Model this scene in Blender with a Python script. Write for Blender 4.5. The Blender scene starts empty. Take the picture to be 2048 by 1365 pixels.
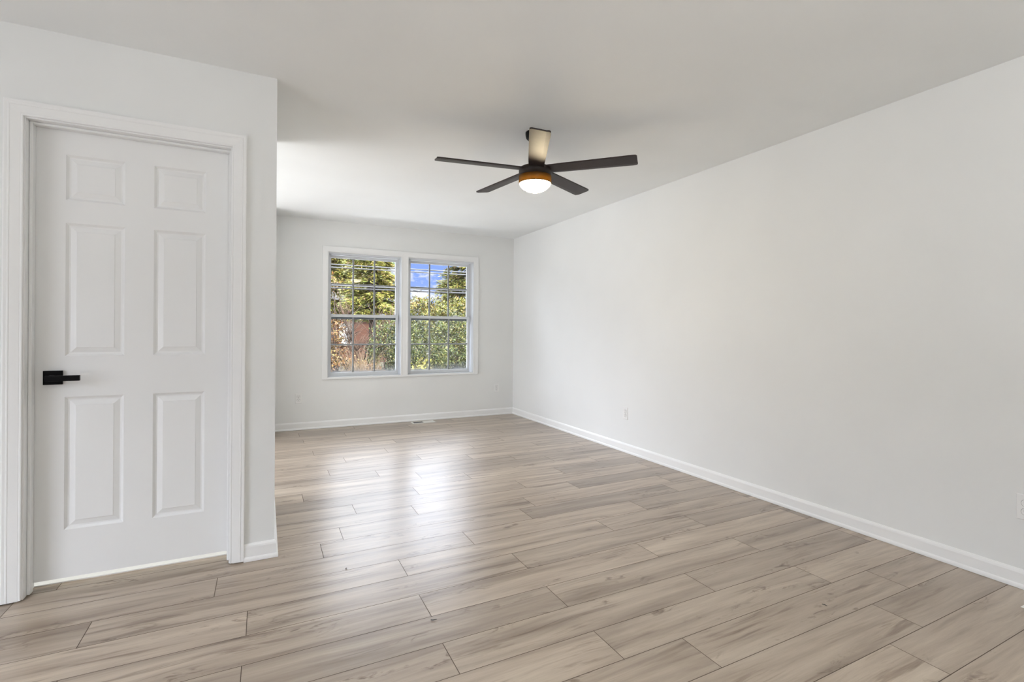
import bpy, bmesh, math, random
from mathutils import Vector, Matrix
random.seed(7)
SC = bpy.context.scene
COL = SC.collection
PI = math.pi

# ------------------------------------------------------------------ camera
H = 2.44                       # ceiling height
XR, YB = 3.1045, 6.172         # right wall face, back (window) wall face
XC, YC = 0.050, 2.801          # free corner of the closet block: side face, door face
CAM_H, YAW, PITCH, ROLL, FPX = 1.1639, 0.4635, -0.0005, 0.0070, 989.4
cam_d = bpy.data.cameras.new('camera')
cam = bpy.data.objects.new('camera', cam_d); COL.objects.link(cam)
cam_d.sensor_width = 36.0
cam_d.lens = FPX / 2048 * 36.0
cam_d.shift_y = -21.1 / 2048
cam_d.clip_start = 0.05
_f = Vector((math.sin(YAW), math.cos(YAW), 0)); _r = Vector((math.cos(YAW), -math.sin(YAW), 0)); _u = Vector((0, 0, 1))
_F = _f * math.cos(PITCH) + _u * math.sin(PITCH)
_U = -_f * math.sin(PITCH) + _u * math.cos(PITCH)
_R3 = _r * math.cos(ROLL) + _U * math.sin(ROLL)
_U3 = -_r * math.sin(ROLL) + _U * math.cos(ROLL)
M = Matrix(((_R3.x, _U3.x, -_F.x, 0), (_R3.y, _U3.y, -_F.y, 0), (_R3.z, _U3.z, -_F.z, CAM_H), (0, 0, 0, 1)))
cam.matrix_world = M
SC.camera = cam

# ------------------------------------------------------------------ colour management
SC.view_settings.view_transform = 'Standard'
SC.view_settings.look = 'None'
SC.view_settings.exposure = 0.14
SC.view_settings.gamma = 1.0
SC.view_settings.use_curve_mapping = False

# ------------------------------------------------------------------ node helpers
def new_mat(name):
    m = bpy.data.materials.new(name); m.use_nodes = True
    nt = m.node_tree
    return m, nt, nt.nodes['Principled BSDF'], nt.nodes['Material Output']
def N(nt, kind, **kw):
    n = nt.nodes.new(kind)
    for k, v in kw.items():
        if k in n.inputs: n.inputs[k].default_value = v
        else: setattr(n, k, v)
    return n
def L(nt, a, b): nt.links.new(a, b)
def mathn(nt, op, a, b=None, clamp=False):
    n = nt.nodes.new('ShaderNodeMath'); n.operation = op; n.use_clamp = clamp
    for i, v in enumerate((a, b)):
        if v is None: continue
        if isinstance(v, (int, float)): n.inputs[i].default_value = v
        else: L(nt, v, n.inputs[i])
    return n.outputs[0]
def ramp(nt, fac, stops):
    n = nt.nodes.new('ShaderNodeValToRGB')
    e = n.color_ramp.elements
    while len(e) < len(stops): e.new(0.5)
    for i, (p, c) in enumerate(stops):
        e[i].position = p; e[i].color = (*c, 1) if len(c) == 3 else c
    if fac is not None: L(nt, fac, n.inputs['Fac'])
    return n.outputs['Color']
def mixc(nt, fac, a, b, mode='MIX'):
    n = nt.nodes.new('ShaderNodeMix'); n.data_type = 'RGBA'; n.blend_type = mode
    for s, v in ((n.inputs[0], fac), (n.inputs[6], a), (n.inputs[7], b)):
        if isinstance(v, (int, float)): s.default_value = v
        elif isinstance(v, tuple): s.default_value = (*v, 1)
        else: L(nt, v, s)
    return n.outputs[2]

# ------------------------------------------------------------------ world: autumn sky with scattered cloud
SKY_LOW, SKY_HIGH = 1.10, 11.0
w = bpy.data.worlds.new('sky'); SC.world = w; w.use_nodes = True
nt = w.node_tree
bg = nt.nodes['Background']
tc = N(nt, 'ShaderNodeTexCoord')
sx = N(nt, 'ShaderNodeSeparateXYZ'); L(nt, tc.outputs['Generated'], sx.inputs[0])
mp = N(nt, 'ShaderNodeMapping'); mp.inputs['Scale'].default_value = (1, 1, 2.0); mp.inputs['Location'].default_value = (0.13, 0.02, 0.05)
L(nt, tc.outputs['Generated'], mp.inputs[0])
nz = N(nt, 'ShaderNodeTexNoise', Scale=17.0, Detail=6.0, Roughness=0.6); L(nt, mp.outputs[0], nz.inputs['Vector'])
cl = ramp(nt, nz.outputs['Fac'], [(0.50, (0, 0, 0)), (0.62, (1, 1, 1))])
blue = ramp(nt, sx.outputs['Z'], [(0.0, (0.50, 0.62, 0.93)), (0.10, (0.27, 0.41, 0.90)), (0.5, (0.30, 0.44, 0.80))])
skyc = mixc(nt, cl, blue, (0.95, 0.95, 0.98))
whit = ramp(nt, sx.outputs['Z'], [(0.15, (0, 0, 0)), (0.30, (1, 1, 1))])
skyc = mixc(nt, mathn(nt, 'MULTIPLY', whit, 0.75), skyc, (0.92, 0.95, 1.0))
L(nt, skyc, bg.inputs['Color'])
st = N(nt, 'ShaderNodeMapRange'); st.inputs[1].default_value = 0.15; st.inputs[2].default_value = 0.32
st.inputs[3].default_value = SKY_LOW; st.inputs[4].default_value = SKY_HIGH
L(nt, sx.outputs['Z'], st.inputs[0]); L(nt, st.outputs[0], bg.inputs['Strength'])

# ------------------------------------------------------------------ sun and lamps
def light(name, kind, loc, energy, color=(1, 1, 1), aim=None, **kw):
    d = bpy.data.lights.new(name, kind); d.energy = energy; d.color = color
    for k, v in kw.items(): setattr(d, k, v)
    o = bpy.data.objects.new(name, d); COL.objects.link(o); o.location = loc
    if aim is not None: o.rotation_euler = (Vector(aim) - Vector(loc)).to_track_quat('-Z', 'Y').to_euler()
    return o
light('sun', 'SUN', (0, 0, 20), 11.0, (1.0, 0.90, 0.72), aim=(-16, 11, 5), angle=0.01)
# area light standing in for daylight at an assumed patio door in the left wall; next, two added fill lights, unseen in the side room
light('assumed_patio_light', 'AREA', (-3.36, 0.55, 1.10), 26, (1.0, 1.0, 0.98), aim=(0, 0.55, 1.10), shape='RECTANGLE', size=1.9, size_y=1.9)  # unseen source added, assumed from light falling from the left
light('side_room_fill', 'AREA', (-3.36, 4.85, 1.20), 36, (1.0, 1.0, 1.0), aim=(0, 4.85, 2.3), shape='RECTANGLE', size=2.0, size_y=1.9)  # unseen area light added to brighten the far half of the room
light('side_ceiling_fill', 'AREA', (-1.75, 4.75, 0.40), 27, (0.98, 0.99, 1.0), aim=(0.55, 4.60, 2.35), shape='DISK', size=1.5)  # hidden uplight added to lift the far ceiling
# unseen fill light added behind the camera, bounced off the ceiling
light('ceiling_fill', 'AREA', (0.6, -1.1, 1.75), 50, (1.0, 1.0, 0.985), aim=(0.75, -0.8, 3.0), shape='DISK', size=0.5)

# ------------------------------------------------------------------ materials
def paint(name, col, rough=0.55, bump=0.0, scale=220):
    m, nt, p, out = new_mat(name)
    p.inputs['Roughness'].default_value = rough
    tc = N(nt, 'ShaderNodeTexCoord')
    a = N(nt, 'ShaderNodeTexNoise', Scale=1.3, Detail=3.0); L(nt, tc.outputs['Object'], a.inputs['Vector'])
    c = ramp(nt, a.outputs['Fac'], [(0.3, tuple(x * 0.975 for x in col)), (0.7, tuple(min(1, x * 1.015) for x in col))])
    L(nt, c, p.inputs['Base Color'])
    if bump:
        b = N(nt, 'ShaderNodeTexNoise', Scale=scale, Detail=2.0); L(nt, tc.outputs['Object'], b.inputs['Vector'])
        bp = N(nt, 'ShaderNodeBump', Strength=bump, Distance=0.002); L(nt, b.outputs['Fac'], bp.inputs['Height'])
        L(nt, bp.outputs[0], p.inputs['Normal'])
    return m
M_WALL = paint('wall_paint', (0.845, 0.855, 0.845), 0.6, 0.05)
M_CEIL = paint('ceiling_paint', (0.915, 0.935, 0.935), 0.75, 0.08)
M_TRIM = paint('trim_enamel', (0.90, 0.905, 0.90), 0.32)
M_DOOR = paint('door_enamel', (0.87, 0.875, 0.87), 0.38)
M_VINYL = paint('window_vinyl', (0.70, 0.72, 0.74), 0.35)
M_GRILLE = paint('grille_vinyl', (0.27, 0.28, 0.28), 0.4)
M_PLASTIC = paint('outlet_plastic', (0.88, 0.88, 0.87), 0.3)
M_CARPET = paint('closet_carpet', (0.88, 0.88, 0.86), 0.9, 0.4, 500)
def simple(name, col, rough=0.5, metal=0.0, var=0.12, scale=30):
    m, nt, p, out = new_mat(name)
    p.inputs['Roughness'].default_value = rough; p.inputs['Metallic'].default_value = metal
    tc = N(nt, 'ShaderNodeTexCoord')
    a = N(nt, 'ShaderNodeTexNoise', Scale=scale, Detail=3.0); L(nt, tc.outputs['Object'], a.inputs['Vector'])
    c = ramp(nt, a.outputs['Fac'], [(0.3, tuple(x * (1 - var) for x in col)), (0.7, tuple(min(1, x * (1 + var)) for x in col))])
    L(nt, c, p.inputs['Base Color'])
    return m
M_BLACK = simple('matte_black_metal', (0.003, 0.003, 0.0035), 0.5)
M_BLACK.node_tree.nodes['Principled BSDF'].inputs['Specular IOR Level'].default_value = 0.12
M_SLOT = simple('dark_slot', (0.06, 0.06, 0.06), 0.6)
M_RAIL_SHADE = simple('shaded_rail_grey', (0.10, 0.11, 0.115), 0.6)  # dark grey standing in for shade on the upper sash's bottom rail
M_SLOTG = simple('grey_recess', (0.42, 0.42, 0.42), 0.6)
M_BRONZE = simple('fan_bronze', (0.022, 0.014, 0.011), 0.45, 0.0)
M_BLADE = simple('fan_blade_espresso', (0.030, 0.021, 0.020), 0.42, 0.0)
for _m in (M_BRONZE, M_BLADE): _m.node_tree.nodes['Principled BSDF'].inputs['Specular IOR Level'].default_value = 0.3
M_GROOVE = simple('plank_joint', (0.10, 0.07, 0.05), 0.8)
M_REG = simple('register_enamel', (0.80, 0.79, 0.75), 0.35, 0.0, 0.03)
M_SCREW = simple('screw_head', (0.6, 0.6, 0.6), 0.4)

def emit_mat(name, col, strength):
    m, nt, p, out = new_mat(name)
    p.inputs['Base Color'].default_value = (*col, 1)
    p.inputs['Emission Color'].default_value = (*col, 1); p.inputs['Emission Strength'].default_value = strength
    return m
M_LAMP = emit_mat('lit_diffuser', (1.0, 0.82, 0.54), 60.0)

def glass_mat():
    m, nt, p, out = new_mat('window_glass')
    nt.nodes.remove(p)
    tr = N(nt, 'ShaderNodeBsdfTransparent', Color=(0.96, 0.97, 0.97, 1))
    gl = N(nt, 'ShaderNodeBsdfGlossy', Roughness=0.02)
    fr = N(nt, 'ShaderNodeFresnel', IOR=1.25)
    mx = N(nt, 'ShaderNodeMixShader'); L(nt, fr.outputs[0], mx.inputs[0]); L(nt, tr.outputs[0], mx.inputs[1]); L(nt, gl.outputs[0], mx.inputs[2])
    L(nt, mx.outputs[0], out.inputs['Surface'])
    return m
M_GLASS = glass_mat()
def dusty_glass():
    m = M_GLASS.copy(); m.name = 'dusty_window_glass'; nt = m.node_tree
    out = nt.nodes['Material Output']; src = out.inputs['Surface'].links[0].from_socket
    tc = N(nt, 'ShaderNodeTexCoord'); sx = N(nt, 'ShaderNodeSeparateXYZ'); L(nt, tc.outputs['Generated'], sx.inputs[0])
    low = ramp(nt, sx.outputs['Z'], [(0.0, (0.75, 0.75, 0.75)), (0.05, (0.22, 0.22, 0.22)), (0.16, (0.02, 0.02, 0.02))])
    nz = N(nt, 'ShaderNodeTexNoise', Scale=9.0, Detail=4.0); L(nt, tc.outputs['Object'], nz.inputs['Vector'])
    f = mathn(nt, 'MULTIPLY', low, ramp(nt, nz.outputs['Fac'], [(0.3, (0.4, 0.4, 0.4)), (0.7, (1, 1, 1))]))
    df = N(nt, 'ShaderNodeBsdfDiffuse', Color=(0.6, 0.62, 0.64, 1))
    mx = N(nt, 'ShaderNodeMixShader'); L(nt, f, mx.inputs[0]); L(nt, src, mx.inputs[1]); L(nt, df.outputs[0], mx.inputs[2]); L(nt, mx.outputs[0], out.inputs['Surface'])
    return m
M_GLASS_LOW = dusty_glass()

def halo_mat():  # amber translucence standing in for the lamp's halo on the housing
    m, nt, p, out = new_mat('halo_amber')
    nt.nodes.remove(p)
    tl = N(nt, 'ShaderNodeBsdfTranslucent', Color=(0.36, 0.23, 0.065, 1))
    df = N(nt, 'ShaderNodeBsdfDiffuse', Color=(0.05, 0.028, 0.012, 1))
    gl = N(nt, 'ShaderNodeBsdfGlossy', Color=(0.5, 0.4, 0.3, 1), Roughness=0.25)
    fr = N(nt, 'ShaderNodeFresnel', IOR=1.35)
    m1 = N(nt, 'ShaderNodeMixShader', Fac=0.45); L(nt, tl.outputs[0], m1.inputs[1]); L(nt, df.outputs[0], m1.inputs[2])
    m2 = N(nt, 'ShaderNodeMixShader'); L(nt, fr.outputs[0], m2.inputs[0]); L(nt, m1.outputs[0], m2.inputs[1]); L(nt, gl.outputs[0], m2.inputs[2])
    L(nt, m2.outputs[0], out.inputs['Surface'])
    return m
M_HALO = halo_mat()

WOOD_D, WOOD_M, WOOD_L = (0.270, 0.206, 0.152), (0.405, 0.329, 0.257), (0.535, 0.452, 0.360)
def wood_mat():
    m, nt, p, out = new_mat('greige_oak_plank')
    uv = N(nt, 'ShaderNodeUVMap', uv_map='plank_uv')
    at = N(nt, 'ShaderNodeAttribute', attribute_name='plank_seed')
    sp = N(nt, 'ShaderNodeSeparateColor'); L(nt, at.outputs['Color'], sp.inputs[0])
    su = N(nt, 'ShaderNodeSeparateXYZ'); L(nt, uv.outputs[0], su.inputs[0])
    u = mathn(nt, 'ADD', su.outputs['X'], mathn(nt, 'MULTIPLY', sp.outputs['Green'], 60.0))
    v = mathn(nt, 'ADD', su.outputs['Y'], mathn(nt, 'MULTIPLY', sp.outputs['Blue'], 23.0))
    base = N(nt, 'ShaderNodeCombineXYZ'); L(nt, u, base.inputs[0]); L(nt, v, base.inputs[1])
    # wavy cathedral distortion of the grain
    mp0 = N(nt, 'ShaderNodeMapping'); mp0.inputs['Scale'].default_value = (1.7, 6.0, 1); L(nt, base.outputs[0], mp0.inputs[0])
    n0 = N(nt, 'ShaderNodeTexNoise', Scale=1.0, Detail=1.0, Roughness=0.5); L(nt, mp0.outputs[0], n0.inputs['Vector'])
    wob = mathn(nt, 'MULTIPLY', mathn(nt, 'SUBTRACT', n0.outputs['Fac'], 0.5), 0.055)
    v2 = mathn(nt, 'ADD', v, wob)
    g = N(nt, 'ShaderNodeCombineXYZ'); L(nt, u, g.inputs[0]); L(nt, v2, g.inputs[1])
    def layer(sxy, detail, rough, dist=0.0, src=None):
        mp = N(nt, 'ShaderNodeMapping'); mp.inputs['Scale'].default_value = (*sxy, 1); L(nt, (src or g).outputs[0], mp.inputs[0])
        n = N(nt, 'ShaderNodeTexNoise', Scale=1.0, Detail=detail, Roughness=rough, Distortion=dist); L(nt, mp.outputs[0], n.inputs['Vector'])
        return n.outputs['Fac']
    broad = layer((1.1, 13.0), 4.0, 0.55, 0.2)
    grain = layer((3.5, 70.0), 5.0, 0.65, 0.15)
    fine = layer((14.0, 420.0), 3.0, 0.6)
    flame = layer((2.1, 32.0), 5.0, 0.62, 0.5)
    patch = layer((1.3, 5.0), 1.0, 0.5, 0.0, base)
    knot = layer((9.0, 26.0), 4.0, 0.60, 1.6)
    c = ramp(nt, broad, [(0.30, WOOD_D), (0.47, WOOD_M), (0.68, WOOD_L)])
    tone = ramp(nt, sp.outputs['Red'], [(0.0, (0.76, 0.74, 0.73)), (0.35, (0.92, 0.91, 0.90)), (1.0, (1.10, 1.095, 1.085))])
    c = mixc(nt, 1.0, c, tone, 'MULTIPLY')
    gr = ramp(nt, grain, [(0.28, (0.80, 0.78, 0.76)), (0.55, (1.0, 1.0, 1.0)), (0.75, (1.06, 1.06, 1.06))])
    c = mixc(nt, 0.7, c, gr, 'MULTIPLY')
    fi = ramp(nt, fine, [(0.25, (0.88, 0.87, 0.86)), (0.60, (1.02, 1.02, 1.02))])
    c = mixc(nt, 0.5, c, fi, 'MULTIPLY')
    fl = ramp(nt, flame, [(0.53, (1, 1, 1)), (0.63, (0.66, 0.61, 0.57)), (0.75, (0.42, 0.36, 0.32))])
    pm = ramp(nt, patch, [(0.44, (0.12, 0.12, 0.12)), (0.60, (1, 1, 1))])
    c = mixc(nt, pm, c, mixc(nt, 1.0, c, fl, 'MULTIPLY'))
    kn = ramp(nt, knot, [(0.54, (1, 1, 1)), (0.64, (0.58, 0.52, 0.47)), (0.74, (0.28, 0.22, 0.19))])
    pk = ramp(nt, layer((2.6, 8.0), 1.0, 0.5, 0.3, base), [(0.57, (0, 0, 0)), (0.66, (1, 1, 1))])
    c = mixc(nt, pk, c, mixc(nt, 1.0, c, kn, 'MULTIPLY'))
    L(nt, c, p.inputs['Base Color'])
    rr = N(nt, 'ShaderNodeMapRange'); rr.inputs[3].default_value = 0.27; rr.inputs[4].default_value = 0.35; L(nt, grain, rr.inputs[0])
    L(nt, rr.outputs[0], p.inputs['Roughness'])
    p.inputs['Specular IOR Level'].default_value = 1.0
    bp = N(nt, 'ShaderNodeBump', Strength=0.06, Distance=0.001); L(nt, grain, bp.inputs['Height']); L(nt, bp.outputs[0], p.inputs['Normal'])
    return m
M_WOOD = wood_mat()

# ------------------------------------------------------------------ object helpers
def tag(o, label=None, cat=None, group=None, kind=None):
    if label: o['label'] = label
    if cat: o['category'] = cat
    if group: o['group'] = group
    if kind: o['kind'] = kind
    return o
def thing(name, label, cat, loc=(0, 0, 0), group=None, kind=None):
    o = bpy.data.objects.new(name, None); COL.objects.link(o); o.location = loc; o.empty_display_size = 0.05
    return tag(o, label, cat, group, kind)
def obj(name, bm, mat, parent=None, smooth=False, bevel=0.0, seg=2, sub=0):
    """link a bmesh given in world coordinates; a parent keeps world placement"""
    me = bpy.data.meshes.new(name)
    bmesh.ops.remove_doubles(bm, verts=bm.verts, dist=1e-6)
    bmesh.ops.recalc_face_normals(bm, faces=bm.faces)
    bm.to_mesh(me); bm.free()
    o = bpy.data.objects.new(name, me); COL.objects.link(o)
    for m in (mat if isinstance(mat, (list, tuple)) else (mat,)): me.materials.append(m)
    if smooth:
        for pl in me.polygons: pl.use_smooth = True
    if bevel:
        b = o.modifiers.new('bevel', 'BEVEL'); b.width = bevel; b.segments = seg; b.limit_method = 'ANGLE'; b.angle_limit = 0.6
    if parent is not None:
        p = parent; off = Vector((0, 0, 0))
        while p is not None:
            off += p.location; p = p.parent
        o.parent = parent
        o.location = -off
    return o
def recenter(o, at):
    """move the origin of a parentless mesh to a point, keeping the shape where it is"""
    at = Vector(at); o.data.transform(Matrix.Translation(-at)); o.location = at
    return o
def box(bm, x0, x1, y0, y1, z0, z1):
    r = bmesh.ops.create_cube(bm, size=1.0)
    for v in r['verts']:
        v.co = Vector(((x0 + x1) / 2 + v.co.x * (x1 - x0), (y0 + y1) / 2 + v.co.y * (y1 - y0), (z0 + z1) / 2 + v.co.z * (z1 - z0)))
    return r['verts']
def B(*boxes):
    bm = bmesh.new()
    for b in boxes: box(bm, *b)
    return bm
def lathe(bm, prof, c, seg=48):
    """prof: (radius, z) list, axis vertical through c=(x,y)"""
    rings = []
    for r, z in prof:
        if r < 1e-6: rings.append([bm.verts.new((c[0], c[1], z))])
        else: rings.append([bm.verts.new((c[0] + r * math.cos(2 * PI * k / seg), c[1] + r * math.sin(2 * PI * k / seg), z)) for k in range(seg)])
    for a, b in zip(rings, rings[1:]):
        for k in range(seg):
            k2 = (k + 1) % seg
            if len(a) == 1 and len(b) == 1: continue
            if len(a) == 1: bm.faces.new((a[0], b[k], b[k2]))
            elif len(b) == 1: bm.faces.new((a[k], a[k2], b[0]))
            else: bm.faces.new((a[k], a[k2], b[k2], b[k]))
def tube(bm, pts, rad, seg=6):
    rings = []
    pts = [Vector(p) for p in pts]
    n = len(pts)
    for i, p in enumerate(pts):
        d = (pts[min(i + 1, n - 1)] - pts[max(i - 1, 0)]).normalized()
        a = d.cross(Vector((0, 0, 1)));
        if a.length < 1e-3: a = d.cross(Vector((1, 0, 0)))
        a.normalize(); b = d.cross(a)
        r = rad(i / (n - 1)) if callable(rad) else rad
        rings.append([bm.verts.new(p + (a * math.cos(2 * PI * k / seg) + b * math.sin(2 * PI * k / seg)) * r) for k in range(seg)])
    for a, b in zip(rings, rings[1:]):
        for k in range(seg): bm.faces.new((a[k], a[(k + 1) % seg], b[(k + 1) % seg], b[k]))
    bm.faces.new(rings[0]); bm.faces.new(rings[-1][::-1])
def sweep(bm, prof, path, normal):
    """sweep a profile along a polyline with mitred corners. prof: (a, b): a sideways in the wall plane, b out along normal"""
    path = [Vector(p) for p in path]; nrm = Vector(normal)
    rings = []
    n = len(path)
    for i, p in enumerate(path):
        d0 = (path[i] - path[i - 1]).normalized() if i else None
        d1 = (path[i + 1] - path[i]).normalized() if i < n - 1 else None
        s0 = nrm.cross(d0) if d0 is not None else None
        s1 = nrm.cross(d1) if d1 is not None else None
        if s0 is None: s = s1
        elif s1 is None: s = s0
        else:
            s = (s0 + s1).normalized(); s = s / s.dot(s0)
        rings.append([bm.verts.new(p + s * a + nrm * b) for a, b in prof])
    k = len(prof)
    for a, b in zip(rings, rings[1:]):
        for j in range(k): bm.faces.new((a[j], a[(j + 1) % k], b[(j + 1) % k], b[j]))
    bm.faces.new(rings[0]); bm.faces.new(rings[-1][::-1])
def wall_boxes(u0, u1, z0, z1, holes):
    """split a wall rectangle into boxes around holes (u0,u1,z0,z1)"""
    us = sorted({u0, u1, *[h[0] for h in holes], *[h[1] for h in holes]})
    out = []
    for a, b in zip(us, us[1:]):
        cuts = sorted([(h[2], h[3]) for h in holes if h[0] <= a + 1e-6 and h[1] >= b - 1e-6])
        z = z0
        for c0, c1 in cuts:
            if c0 > z + 1e-6: out.append((a, b, z, c0))
            z = c1
        if z1 > z + 1e-6: out.append((a, b, z, z1))
    return out

# ------------------------------------------------------------------ floor (plank by plank, joints where the photo has them)
XL, YR = -3.30, -3.00
PW, PL_, Y0 = 0.1835, 1.2145, 1.753
JOINT = {-4: 2.335, -3: 1.4225, -2: 1.147, -1: 0.597, 0: 1.150, 1: 0.612, 2: 1.158, 3: 0.611, 4: 1.025, 5: 0.275, 6: 0.396,
         7: 0.871, 8: 0.524, 9: 0.9825, 10: 0.241, 11: 1.106, 12: 0.819, 13: 0.470, 14: 0.05, 15: 0.6425, 16: 1.050, 17: 0.4125,
         18: 1.2165, 19: 1.002, 20: 0.364, 21: 0.80, 22: 0.342, 23: 0.95}
TONE = {(-1, 0): .5, (-1, -1): .6, (0, -1): .2, (0, 0): .5, (1, -1): .6, (1, 0): .92, (1, 1): .9, (2, 0): .35, (2, 1): .18, (2, -1): .5, (3, 0): .7, (3, 1): .5,
        (4, 0): .8, (4, 1): .12, (4, -1): .5, (5, 0): .5, (5, 1): .02, (5, 2): .6, (6, 0): .4, (6, 1): .95, (7, 0): .65, (7, 1): .05, (0, 1): .22, (-1, 1): .22,
        (-2, 0): .45, (-2, 1): .92, (-3, 0): .5, (-3, 1): .6, (-4, 0): .3, (-4, -1): .5}
def build_floor():
    rnd = random.Random(11)
    verts, faces, uvs, cols, mats = [], [], [], [], []
    k0 = int(math.floor((YR - Y0) / PW)); k1 = int(math.ceil((YB + 0.1 - Y0) / PW))
    G = 0.0013
    for k in range(k0, k1):
        ya, yb = max(YR, Y0 + k * PW), min(YB + 0.1, Y0 + (k + 1) * PW)
        j = JOINT.get(k, rnd.random() * PL_)
        n0 = int(math.floor((XL - j) / PL_))
        for n in range(n0, n0 + 8):
            xa, xb = j + n * PL_, j + (n + 1) * PL_
            sx0 = xa
            xa, xb = max(xa, XL), min(xb, XR + 0.05)
            if xb - xa < 0.01: continue
            t = TONE.get((k, n), rnd.random()); g, b = rnd.random(), rnd.random()
            i = len(verts)
            verts += [(xa + G, ya + G, 0), (xb - G, ya + G, 0), (xb - G, yb - G, 0), (xa + G, yb - G, 0)]
            faces.append((i, i + 1, i + 2, i + 3)); mats.append(0)
            uvs += [(xa - sx0, 0), (xb - sx0, 0), (xb - sx0, yb - ya), (xa - sx0, yb - ya)]
            cols += [(t, g, b, 1)] * 4
    # underlay slab, seen as the dark line in the joints
    i = len(verts)
    x0, x1, y0, y1, za, zb = XL - .1, XR + .1, YR - .1, YB + .16, -0.0016, -0.12
    verts += [(x0, y0, za), (x1, y0, za), (x1, y1, za), (x0, y1, za), (x0, y0, zb), (x1, y0, zb), (x1, y1, zb), (x0, y1, zb)]
    for f in ((0, 1, 2, 3), (7, 6, 5, 4), (0, 4, 5, 1), (1, 5, 6, 2), (2, 6, 7, 3), (3, 7, 4, 0)):
        faces.append(tuple(i + q for q in f)); mats.append(1); uvs += [(0, 0)] * 4; cols += [(0, 0, 0, 1)] * 4
    me = bpy.data.meshes.new('floor'); me.from_pydata(verts, [], faces)
    me.uv_layers.new(name='plank_uv'); me.color_attributes.new('plank_seed', 'FLOAT_COLOR', 'CORNER')
    uvl = me.uv_layers['plank_uv']; ca = me.color_attributes['plank_seed']
    for q in range(len(uvs)):
        uvl.data[q].uv = uvs[q]; ca.data[q].color = cols[q]
    for p, mi in zip(me.polygons, mats): p.material_index = mi
    me.materials.append(M_WOOD); me.materials.append(M_GROOVE)
    o = bpy.data.objects.new('floor', me); COL.objects.link(o)
    return tag(o, 'pale greige oak plank floor running across the empty room', 'floor', kind='structure')
build_floor()

# ------------------------------------------------------------------ room shell
tag(obj('ceiling', B((XL - .1, XR + .1, YR - .1, YB + .16, H, H + .12)), M_CEIL), 'smooth flat white ceiling with a fan mounted on it', 'ceiling', kind='structure')
tag(obj('wall_right', B((XR, XR + .12, YR - .1, YB + .16, 0, H)), M_WALL), 'long bare white side wall on the right with two outlets', 'wall', kind='structure')
# twin window openings in the back wall
WIN = [(0.664, 1.529), (1.614, 2.502)]
WZ0, WZ1 = 0.592, 2.072
tag(obj('wall_back', B(*[(a, b, YB, YB + .16, c, d) for a, b, c, d in wall_boxes(XL - .1, XR, 0, H, [(x0, x1, WZ0, WZ1) for x0, x1 in WIN])]), M_WALL),
    'far white wall holding the pair of windows', 'wall', kind='structure')
ASSUMED_PATIO = (-0.45, 1.55, 0.05, 2.10)  # unseen opening assumed for the light from the left
ADDED_SIDE_WIN = (3.80, 5.90, 0.20, 2.20)  # unseen window opening added for the side room fill
tag(obj('wall_left', B(*[(XL - .12, XL, a, b, c, d) for a, b, c, d in wall_boxes(YR - .1, YB, 0, H, [ASSUMED_PATIO, ADDED_SIDE_WIN])]), M_WALL), 'white side wall to the left of the photographer with an assumed patio opening and an added window opening', 'wall', kind='structure')
tag(obj('wall_rear', B((XL, XR, YR - .12, YR, 0, H)), M_WALL), 'plain white wall behind the photographer', 'wall', kind='structure')
DX0, DX1, DZ = -0.911, -0.153, 2.051       # door jamb faces and head
tag(obj('wall_closet', B(*[(a, b, YC, YC + .115, c, d) for a, b, c, d in wall_boxes(XL, XC, 0, H, [(DX0 - .018, DX1 + .018, 0, DZ + .018)])]), M_WALL),
    'near white wall around the six panel door on the left', 'wall', kind='structure')
tag(obj('wall_closet_side', B(*[(XC - .115, XC, a, b, c, d) for a, b, c, d in wall_boxes(YC + .115, YB, 0, H, [(3.75, 5.75, 0, H)])]), M_WALL), 'white side of the closet block receding towards the window wall, with an unseen opening added for the side room fill', 'wall', kind='structure')  # opening added to let the side room fill through
tag(obj('wall_closet_rear', B((XL, XC - .115, YC + .80, YC + .90, 0, H)), M_WALL), 'rear wall of the closet behind the door', 'wall', kind='structure')
tag(obj('floor_closet', B((-2.0, XC - .115, YC + .122, YC + .80, 0.0, 0.005)), M_CARPET), 'strip of white closet floor showing under the door', 'floor', kind='structure')
light('assumed_closet_lamp', 'AREA', (-0.55, YC + 0.5, 2.30), 16, (1, 0.98, 0.94), aim=(-0.55, YC + 0.5, 0), shape='DISK', size=0.3)  # unseen lamp, assumed behind the door to brighten the strip beneath it

# assumed patio door frame in the left wall (out of view, round its added area light), and the added side room frame round its fill
for nm, lb, (py0, py1, pz0, pz1) in (('assumed_patio_frame', 'white framed unseen patio opening assumed in the left wall', ASSUMED_PATIO), ('side_fill_frame', 'white framed unseen window added to the side room for its fill light', ADDED_SIDE_WIN)):
    ym = (py0 + py1) / 2
    wp = thing(nm, lb, 'window', (XL, ym, 0), kind='structure')
    obj('window_frame', B((XL - .055, XL - .005, py0, py0 + .05, pz0, pz1), (XL - .055, XL - .005, py1 - .05, py1, pz0, pz1), (XL - .055, XL - .005, py0, py1, pz0, pz0 + .05),
                      (XL - .055, XL - .005, py0, py1, pz1 - .05, pz1), (XL - .05, XL - .01, ym - .03, ym + .03, pz0, pz1)), M_VINYL, wp)

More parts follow.
